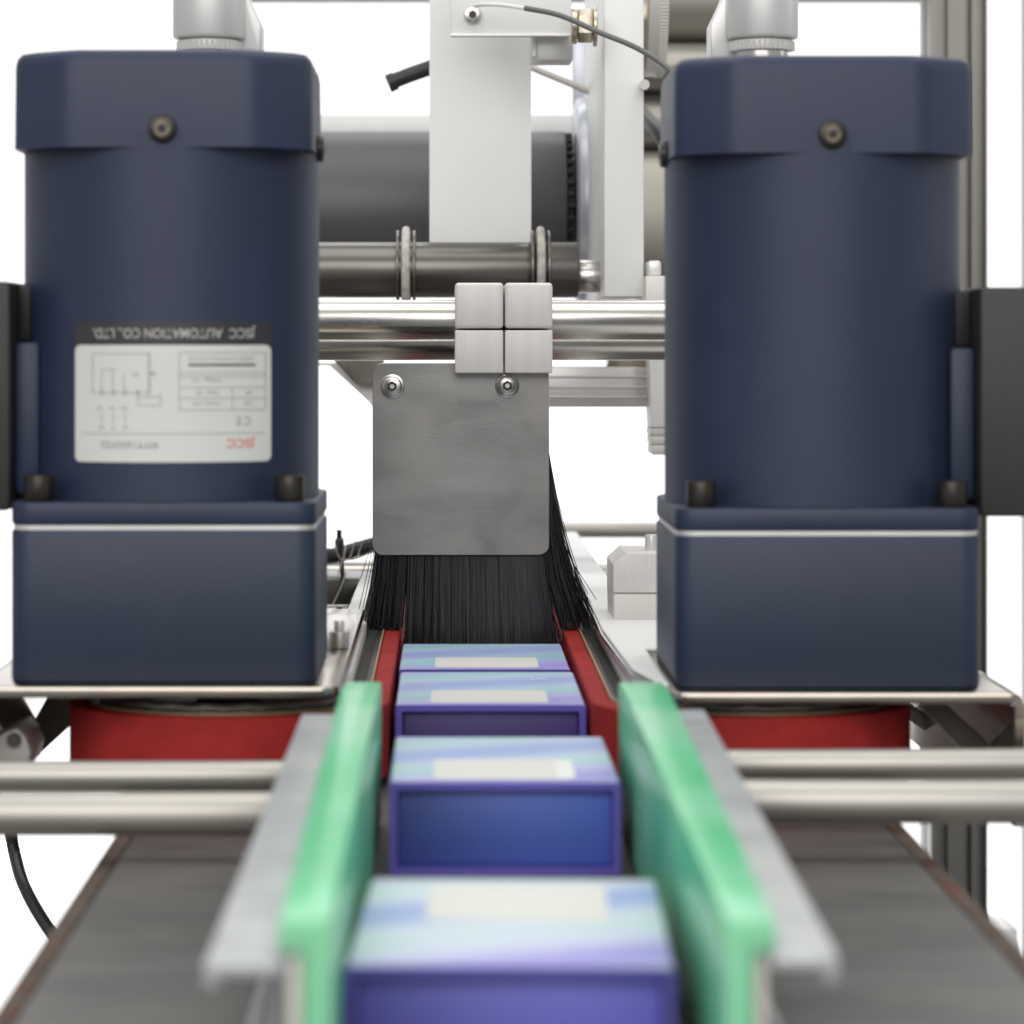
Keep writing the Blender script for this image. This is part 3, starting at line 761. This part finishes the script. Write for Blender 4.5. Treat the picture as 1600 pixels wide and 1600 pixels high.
DB = 1.36
t = thing('drive_drum', 'large dark roller drum behind the white label web', 'roller', P(700, 447, DB))
rb = 122 * (DB + .04) / F
zb = PZ(205, DB + .04) - rb; yb = (DB + 0.04) * K + 0.002
bm = bmesh.new(); shape_cyl(bm, (PX(240, DB), yb, zb), (PX(888, DB), yb, zb), rb, 96, bev=0.001); obj('drum_body', bm, 'roller', t)
bm = bmesh.new()
for k in range(40):
    a = 2 * PI * k / 40
    c = Vector((PX(889, DB), yb + (rb - .002) * math.cos(a), zb + (rb - .002) * math.sin(a)))
    shape_cyl(bm, c, c + Vector((0.0030, 0, 0)), 0.0013, 10)
shape_cyl(bm, (PX(888, DB), yb, zb), (PX(888, DB) + 0.003, yb, zb), rb - 0.003, 48)
obj('drum_bearing', bm, 'gasket', t)
# pale disc to the right of the drum
bm = bmesh.new(); shape_cyl(bm, (PX(900, 1.38), yb, zb + 0.004), (PX(937, 1.38), yb, zb + 0.004), rb + 0.0125, 96, bev=0.0035); obj('end_disc', bm, 'lav', t)
# pale bar above the drum
bm = bmesh.new(); shape_box(bm, PX(250, 1.5), PX(897, 1.5), 1.5 * K, 1.52 * K, PZ(215, 1.5), PZ(178, 1.5), bev=0.0015)
single('cover_bar', bm, 'white', 'pale horizontal bar just above the large dark drum', 'bar')

# vertical white frame plate
t = thing('frame_plate', 'tall narrow white plate right of the rollers', 'frame plate', P(974, 464, 1.24))
bm = bmesh.new(); shape_box(bm, PX(944, 1.22), PX(1006, 1.22), 1.22 * K, 1.40 * K, PZ(464, 1.22), PZ(-80, 1.22), bev=0.0008); obj('plate_body', bm, 'white', t)
bm = bmesh.new(); shape_box(bm, PX(896, 1.42), PX(943, 1.42), 1.42 * K, 1.44 * K, PZ(235, 1.42), PZ(62, 1.42), bev=0.0008); obj('rear_plate', bm, 'lav', t)
bm = bmesh.new(); shape_cyl(bm, P(1007, 132, 1.21), P(1007, 132, 1.225), 0.0022, 16); obj('screw', bm, 'ivory', t)

# upper white block with sensor screw
t = thing('sensor_block', 'white block with a cable screw across the top of the label web', 'block', P(800, 55, 1.22))
bm = bmesh.new(); shape_box(bm, PX(704, 1.22), PX(893, 1.22), 1.22 * K, 1.235 * K, PZ(53, 1.22), PZ(-70, 1.22), bev=0.0006); obj('block_body', bm, 'white', t)
bm = bmesh.new(); shape_box(bm, PX(704, 1.22), PX(893, 1.22), 1.219 * K, 1.2199 * K, PZ(56, 1.22), PZ(52.5, 1.22)); obj('edge_strip', bm, 'alu', t)
bm = bmesh.new(); shape_box(bm, PX(831, 1.23), PX(896, 1.23), 1.236 * K, 1.26 * K, PZ(92, 1.23), PZ(30, 1.23), bev=0.0006); obj('lower_step', bm, 'aluh', t)
bm = bmesh.new(); shape_box(bm, PX(832, 1.23), PX(837, 1.23), 1.233 * K, 1.2358 * K, PZ(87, 1.23), PZ(57, 1.23)); obj('tab', bm, 'white', t)
c = P(739, 15, 1.2); c.y = 1.22 * K
bm = bmesh.new(); shape_cyl(bm, c, c + Vector((0, -.003, 0)), 0.0036, 28, bev=0.0005); sr = obj('screw', bm, 'steel', t)
bm = bmesh.new(); shape_cyl(bm, c + Vector((0, -.0026, 0)), c + Vector((0, -0.0033, 0)), 0.0018, 6); obj('hex_socket', bm, 'blackox', sr)

# threaded fitting between block and frame plate
t = thing('hose_fitting', 'nickel hex fitting between the white block and the tall plate', 'fitting', P(914, 65, 1.215))
def cylx(x0, x1, y, r, d, segs=32, bev=0.0004):
    bm = bmesh.new(); yy = d * K + 0.008
    shape_cyl(bm, (PX(x0, d), yy, PZ(y, d)), (PX(x1, d), yy, PZ(y, d)), r * d / F, segs, bev=bev); return bm
obj('washer', cylx(894, 903, 38, 28, 1.20), 'brass', t); obj('hex_nut', cylx(904, 927, 37, 27, 1.20, 6), 'brass', t); obj('washer', cylx(928, 934, 39, 31, 1.20), 'brass', t)

# ribbed knob right of plate
t = thing('ribbed_knob', 'ivory knob with knurled edge right of the tall white plate', 'knob', P(1028, 110, 1.3))
bm = bmesh.new(); shape_cyl(bm, (PX(1014, 1.3), 1.33 * K, PZ(-20, 1.3)), (PX(1045, 1.3), 1.33 * K, PZ(-20, 1.3)), 130 * 1.3 / F, 72, bev=0.0006); kb = obj('knob_body', bm, 'ivory', t)
bm = bmesh.new()
for k in range(150):
    a = 2 * PI * k / 150; c = Vector((PX(1031, 1.3), 1.33 * K + 130 * 1.3 / F * math.cos(a), PZ(-20, 1.3) + 130 * 1.3 / F * math.sin(a)))
    shape_cyl(bm, c, c + Vector((0.0036, 0, 0)), 0.0006, 6)
rib = obj('knurling', bm, 'ivory', t); rib['kind'] = 'stuff'
bm = bmesh.new(); shape_cyl(bm, (PX(1006, 1.3), 1.33 * K, PZ(20, 1.3)), (PX(1014, 1.3), 1.33 * K, PZ(20, 1.3)), 80 * 1.3 / F, 48); obj('bushing', bm, 'brass', t)

# stainless housing behind, made of two horizontal drums
t = thing('steel_housing', 'dull stainless housing behind the right motor and tall plate', 'housing', P(1090, 430, 1.6))
for (ya, yb_, dd) in ((-90, 62, 1.62), (63, 138, 1.60), (139, 232, 1.61), (233, 466, 1.60)):
    bm = bmesh.new()
    h_ = (PZ(ya, dd) - PZ(yb_, dd)) / 2; zc = (PZ(ya, dd) + PZ(yb_, dd)) / 2; pts = []
    for k in range(13):
        a = -PI / 2 + PI * k / 12; pts.append((dd * K + 0.02 - 0.018 * math.cos(a), zc + h_ * math.sin(a)))
    pts += [(dd * K + 0.10, zc + h_), (dd * K + 0.10, zc - h_)]
    shape_prism(bm, pts, PX(985, dd), PX(1190, dd), axis='X'); obj('shell', bm, 'brushed', t, angle=60)

# bolt, block by the cross rod
t = thing('bearing_block', 'ivory block with a square bolt behind the cross rod, beside right motor', 'block', P(1030, 470, 1.2))
bm = bmesh.new(); shape_box(bm, PX(1008.5, 1.2), PX(1062, 1.2), 1.2 * K, 1.25 * K, PZ(520, 1.2), PZ(431, 1.2), bev=0.0006); obj('block_body', bm, 'ivory', t)
bm = bmesh.new(); shape_box(bm, PX(1015, 1.2), PX(1036, 1.2), 1.21 * K, 1.23 * K, PZ(430.6, 1.2), PZ(406, 1.2), bev=0.0012); obj('bolt', bm, 'alu', t)

# aluminium bar + hanging bracket below the rods on the right
t = thing('support_bar', 'horizontal brushed aluminium bar right of the brush plate', 'bar', P(930, 636, 1.3))
bm = bmesh.new(); shape_box(bm, PX(590, 1.3), PX(1014, 1.3), 1.3 * K, 1.33 * K, PZ(636, 1.3), PZ(573, 1.3), bev=0.0005); obj('bar_body', bm, 'aluh', t)
for y in (588, 604, 620):
    bm = bmesh.new(); shape_box(bm, PX(590, 1.3), PX(1012, 1.3), 1.2985 * K, 1.2998 * K, PZ(y + 1.2, 1.3), PZ(y - 1.2, 1.3)); obj('rib', bm, 'aluh', t)
bm = bmesh.new(); shape_box(bm, PX(950, 1.3), PX(1010, 1.3), 1.301 * K, 1.32 * K, PZ(572.5, 1.3), PZ(545, 1.3), bev=0.0004); obj('tab', bm, 'brass', t)
t = thing('hanging_bracket', 'white vertical bracket ending in grey steps beside the right motor', 'bracket', P(1035, 710, 1.28))
bm = bmesh.new(); shape_prism(bm, [(PX(a, 1.28), PZ(b, 1.28)) for a, b in ((1013, 548), (1070, 548), (1070, 668), (1018, 668))], 1.28 * K, 1.31 * K, axis='Y', bev=0.0005); obj('bracket_body', bm, 'white', t)
for (a, b, c_, d_) in ((1017, 668.4, 1070, 681), (1018, 681.4, 1070, 695), (1019, 695.4, 1070, 711)):
    bm = bmesh.new(); shape_box(bm, PX(a, 1.28), PX(c_, 1.28), 1.281 * K, 1.31 * K, PZ(d_, 1.28), PZ(b, 1.28), bev=0.0007); obj('step', bm, 'clamp', t)

# triangular gusset left behind plate
t = thing('gusset_bracket', 'grey triangular bracket behind the top left corner of the brush plate', 'bracket', P(560, 630, 1.3))
bm = bmesh.new(); shape_prism(bm, [(PX(a, 1.3), PZ(b, 1.3)) for a, b in ((480, 566), (600, 566), (600, 655), (575, 626), (515, 571), (480, 571))], 1.3 * K, 1.312 * K, axis='Y', bev=0.0004, segs=1); obj('gusset_plate', bm, 'aluh', t)
bm = bmesh.new(); shape_prism(bm, [(PX(a, 1.29), PZ(b, 1.29)) for a, b in ((520, 561), (600, 561), (600, 600), (556, 600))], 1.29 * K, 1.298 * K, axis='Y', bev=0.0004, segs=1); obj('gusset_strip', bm, 'bracket_steel', t)

# ---------------------------------------------------------------- clamps above the motors
def top_clamp(cx_px, side, label, d=0.965):
    cx = PX(cx_px, d); cy = d * K + 0.014
    t = thing('post_clamp', label, 'post clamp', (cx, cy, 0.036), 'aluminium clamps on posts behind the motors')
    bm = bmesh.new(); shape_cyl(bm, (cx, cy, 0.0360), (cx, cy, PZ(56, d)), 0.0088, 40); obj('post', bm, 'steel', t)
    bm = bmesh.new(); shape_cyl(bm, (cx, cy, PZ(75, d)), (cx, cy, PZ(57.5, d)), 50 * d / F, 48, bev=0.0006)
    for k in range(36):
        a = 2 * PI * k / 36; r_ = 50 * d / F
        shape_cyl(bm, (cx + r_ * math.cos(a), cy + r_ * math.sin(a), PZ(74, d)), (cx + r_ * math.cos(a), cy + r_ * math.sin(a), PZ(60, d)), 0.0005, 6)
    obj('knurled_collar', bm, 'ivory', t)
    bm = bmesh.new(); shape_cyl(bm, (cx, cy, PZ(56, d)), (cx, cy, PZ(-120, d)), 57.5 * d / F, 64, bev=0.0012); obj('clamp_barrel', bm, 'alu', t)
    d2 = d + 0.012
    ol = [(PX(cx_px + side * a, d2), PZ(b, d2)) for a, b in ((-20, 90), (85, 90), (85, 36), (68, 0), (45, -60), (45, -110), (-20, -110))]
    bm = bmesh.new(); shape_prism(bm, ol, d2 * K + 0.004, d2 * K + 0.022, axis='Y', bev=0.0006); obj('clamp_arm', bm, 'alu', t)
    return t
top_clamp(322, 1, 'aluminium clamp on a post above the left motor')
top_clamp(1197, -1, 'aluminium clamp on a post above the right motor', )

# ---------------------------------------------------------------- cables
def cable(name, pts, r, mat, label, cat='cable', group=None, n=8, segs=10):
    bm = bmesh.new(); shape_tube(bm, smooth_path(pts, n), r, segs)
    return single(name, bm, mat, label, cat, group)
t = thing('sensor_cable', 'thin grey cable arching from the white block to the right motor', 'cable', P(900, 60, 1.17))
bm = bmesh.new(); shape_tube(bm, smooth_path([P(742, 9, 1.205), P(757, 7, 1.195), P(785, 8, 1.19), P(822, 13, 1.185)]), 0.0009, 8); obj('cable_sleeve', bm, 'white', t)
bm = bmesh.new(); shape_tube(bm, smooth_path([P(820, 12.5, 1.185), P(875, 24, 1.18), P(935, 50, 1.175), P(995, 75, 1.17), P(1045, 108, 1.165), P(1085, 155, 1.165), P(1105, 230, 1.17)]), 0.00115, 10); obj('cable_run', bm, 'greycable', t)
cable('hose', [P(990, 160, 1.45), P(1008, 182, 1.44), P(1030, 207, 1.42), P(1060, 260, 1.40)], 0.0036, 'cable', 'short black hose between the tall plate and the right motor')
cable('hose', [P(15, 1290, 1.02), P(22, 1330, 1.02), P(38, 1385, 1.01), P(75, 1450, 1.0), P(130, 1520, .99)], 0.0022, 'cable', 'black hose hanging below the rods left of the conveyor')
cable('hose', [P(440, 870, 1.35), P(520, 868, 1.34), P(548, 861, 1.33), P(600, 848, 1.31), P(640, 850, 1.3)], 0.0036, 'cable', 'black hose running behind the lower left of the brush plate')
t = thing('cable_tie', 'black cable tie standing up left of the brush', 'cable tie', P(533, 925, 1.28))
bm = bmesh.new(); shape_tube(bm, [P(530, 828, 1.28), P(530, 845, 1.28), P(531, 862, 1.275)], 0.0013, 6); shape_box(bm, PX(524, 1.28), PX(537, 1.28), 1.273 * K, 1.285 * K, PZ(866, 1.28), PZ(840, 1.28), bev=0.001); obj('tie_head', bm, 'cable', t)
bm = bmesh.new(); shape_tube(bm, smooth_path([P(531, 862, 1.275), P(534, 885, 1.27), P(535, 905, 1.27), P(530, 925, 1.27)]), 0.0011, 6); obj('tie_tail', bm, 'cable', t)
bm = bmesh.new(); shape_tube(bm, smooth_path([P(530, 948, 1.27), P(533, 965, 1.27), P(537, 985, 1.27)]), 0.0013, 6); obj('tie_tail', bm, 'greycable', t)
t = thing('wire_coil', 'thin silver wires looped around the cable tie left of the brush', 'wire', P(545, 930, 1.26))
for pts in (((524, 852), (530, 872), (540, 874), (560, 872), (585, 860)), ((556, 846), (550, 862), (546, 874)), ((568, 845), (562, 860), (558, 872)), ((541, 893), (534, 915), (520, 945)), ((540, 852), (538, 868), (533, 882), (526, 905))):
    bm = bmesh.new(); shape_tube(bm, smooth_path([P(x, y, 1.262) for x, y in pts], 5), 0.00033, 5); obj('wire', bm, 'steel', t)

t = thing('lever_handle', 'black lever handle poking out left of the label web', 'handle', P(640, 118, 1.33))
bm = bmesh.new(); shape_tube(bm, [P(609, 129, 1.33), P(640, 117, 1.33), P(700, 96, 1.33)], 0.0036, 12); obj('grip', bm, 'cable', t)
bm = bmesh.new(); shape_tube(bm, [P(606, 131, 1.33), P(618, 126, 1.33)], 0.0043, 12); obj('grip_end', bm, 'cable', t)
t = thing('thin_rod', 'thin beige rod slanting from label web to the tall plate', 'rod', P(880, 125, 1.36))
bm = bmesh.new(); shape_tube(bm, [P(780, 84, 1.36), P(926, 145, 1.36)], 0.0018, 14); obj('rod_body', bm, 'beige', t)
bm = bmesh.new(); shape_tube(bm, [P(926, 145, 1.36), P(929, 146.3, 1.36)], 0.0014, 10); obj('rod_tip', bm, 'blackox', t)

# ---------------------------------------------------------------- background rods and blocks
g = 'far rods behind the brush'
rod('far_rod', P(420, 898, 1.40), P(645, 898, 1.40), 22 * 1.4 / F, 'steel', 'polished rod behind the brush on the left', 'rod', g)
rod('far_rod', P(420, 965, 1.28), P(640, 965, 1.28), 20 * 1.28 / F, 'steel', 'lower polished rod behind the brush on the left', 'rod', g)
rod('far_rod', P(860, 828, 1.75), P(1160, 828, 1.75), 13 * 1.75 / F, 'rod', 'blurred pale rod right of the brush', 'rod', g)
rod('far_rod', P(905, 893, 1.62), P(1160, 893, 1.62), 13 * 1.62 / F, 'rod', 'lower blurred rod beside the ivory block right of brush', 'rod', g)
rod('far_rod', P(388, -8, 1.8), P(1440, -8, 1.8), 13 * 1.8 / F, 'beige', 'tan rod along the top edge of the photo', 'rod', g)
t = thing('pillow_block', 'pale block with chamfered corner on the right mount plate, behind right motor', 'block', P(1000, 985, 1.03))
bm = bmesh.new(); shape_prism(bm, [(PX(a, 1.03), PZ(b, 1.03)) for a, b in ((958, 926.6), (958, 882), (978, 864), (1075, 864), (1075, 926.6))], 1.03 * K, 1.07 * K, axis='Y', bev=0.0006); obj('upper_half', bm, 'clamp', t)
bm = bmesh.new(); shape_prism(bm, [(PX(a, 1.03), PZ(b, 1.03)) for a, b in ((958, 927.6), (1075, 927.6), (1075, 985), (972, 985), (959, 970))], 1.03 * K, 1.07 * K, axis='Y', bev=0.0006); obj('lower_half', bm, 'clamp', t)
bm = bmesh.new(); shape_cyl(bm, P(1019, 863.7, 1.045), P(1019, 835, 1.045), 0.0026, 20, bev=0.0004); obj('bolt', bm, 'alu', t)

t = thing('rear_cover', 'pale mottled metal cover between the left motor and the brush', 'cover plate', P(540, 1060, 1.13))
bm = bmesh.new(); shape_box(bm, PX(470, 1.13), PX(560, 1.13), 1.13 * K, 1.14 * K, PZ(1030, 1.13), PZ(990, 1.13), bev=0.0005); obj('cover_plate', bm, 'ring', t)
t = thing('plate_bolt', 'silver bolt on the left mount plate beside the motor', 'bolt', P(530, 1040, 0.93))
bm = bmesh.new(); c = P(530, 1040, 0.93); c.z = 0.0353
shape_cyl(bm, c, c + Vector((0, 0, 0.0055)), 0.0032, 24, bev=0.0005); obj('bolt_head', bm, 'rod', t)
bm = bmesh.new(); shape_cyl(bm, c + Vector((0, 0, .0055)), c + Vector((0, 0, 0.009)), 0.0017, 16, bev=0.0003); obj('bolt_stud', bm, 'alu', t)

# ---------------------------------------------------------------- upright frame posts on the right
def extrusion(bm, x0, x1, y0, y1, z0, z1):
    w_ = x1 - x0; h_ = y1 - y0; s = 0.2 * w_; dp = 0.22 * w_
    # square profile with two slots on the front and one on the left/right
    o_ = []
    def slot_front(f, hw): return [(x0 + w_ * (f - hw), y0), (x0 + w_ * (f - hw), y0 + dp * 1.3), (x0 + w_ * (f + hw), y0 + dp * 1.3), (x0 + w_ * (f + hw), y0)]
    o_ = [(x0, y0)] + slot_front(.20, .095) + slot_front(.66, .055) + slot_front(.89, .075) + [(x1, y0)]
    cy = (y0 + y1) / 2
    o_ += [(x1, cy - s * .35), (x1 - dp, cy - s * .6), (x1 - dp, cy + s * .6), (x1, cy + s * .35), (x1, y1), (x0, y1), (x0, cy + s * .35), (x0 + dp, cy + s * .6), (x0 + dp, cy - s * .6), (x0, cy - s * .35)]
    shape_prism(bm, o_, z0, z1, bev=0.0004, segs=1)
bm = bmesh.new(); dd = 1.5
extrusion(bm, PX(1455, dd), PX(1543, dd), dd * K, dd * K + 0.04, -0.9, 0.9)
single('upright_post', bm, 'extr', 'slotted aluminium post rising behind the right motor', 'post', 'machine frame posts', angle=20)
bm = bmesh.new(); extrusion(bm, PX(1614, 1.7), PX(1712, 1.7), 1.7 * K, 1.7 * K + 0.04, -0.9, 0.9)
single('upright_post', bm, 'extr', 'aluminium post at the very right edge of the photo', 'post', 'machine frame posts', angle=20)
bm = bmesh.new(); shape_box(bm, PX(1546, 1.66), PX(1591, 1.66), 1.66 * K, 1.70 * K, PZ(1560, 1.66), PZ(1452, 1.66), bev=0.001)
single('corner_bracket', bm, 'alu', 'small pale bracket at lower right beyond the belt edge', 'bracket')
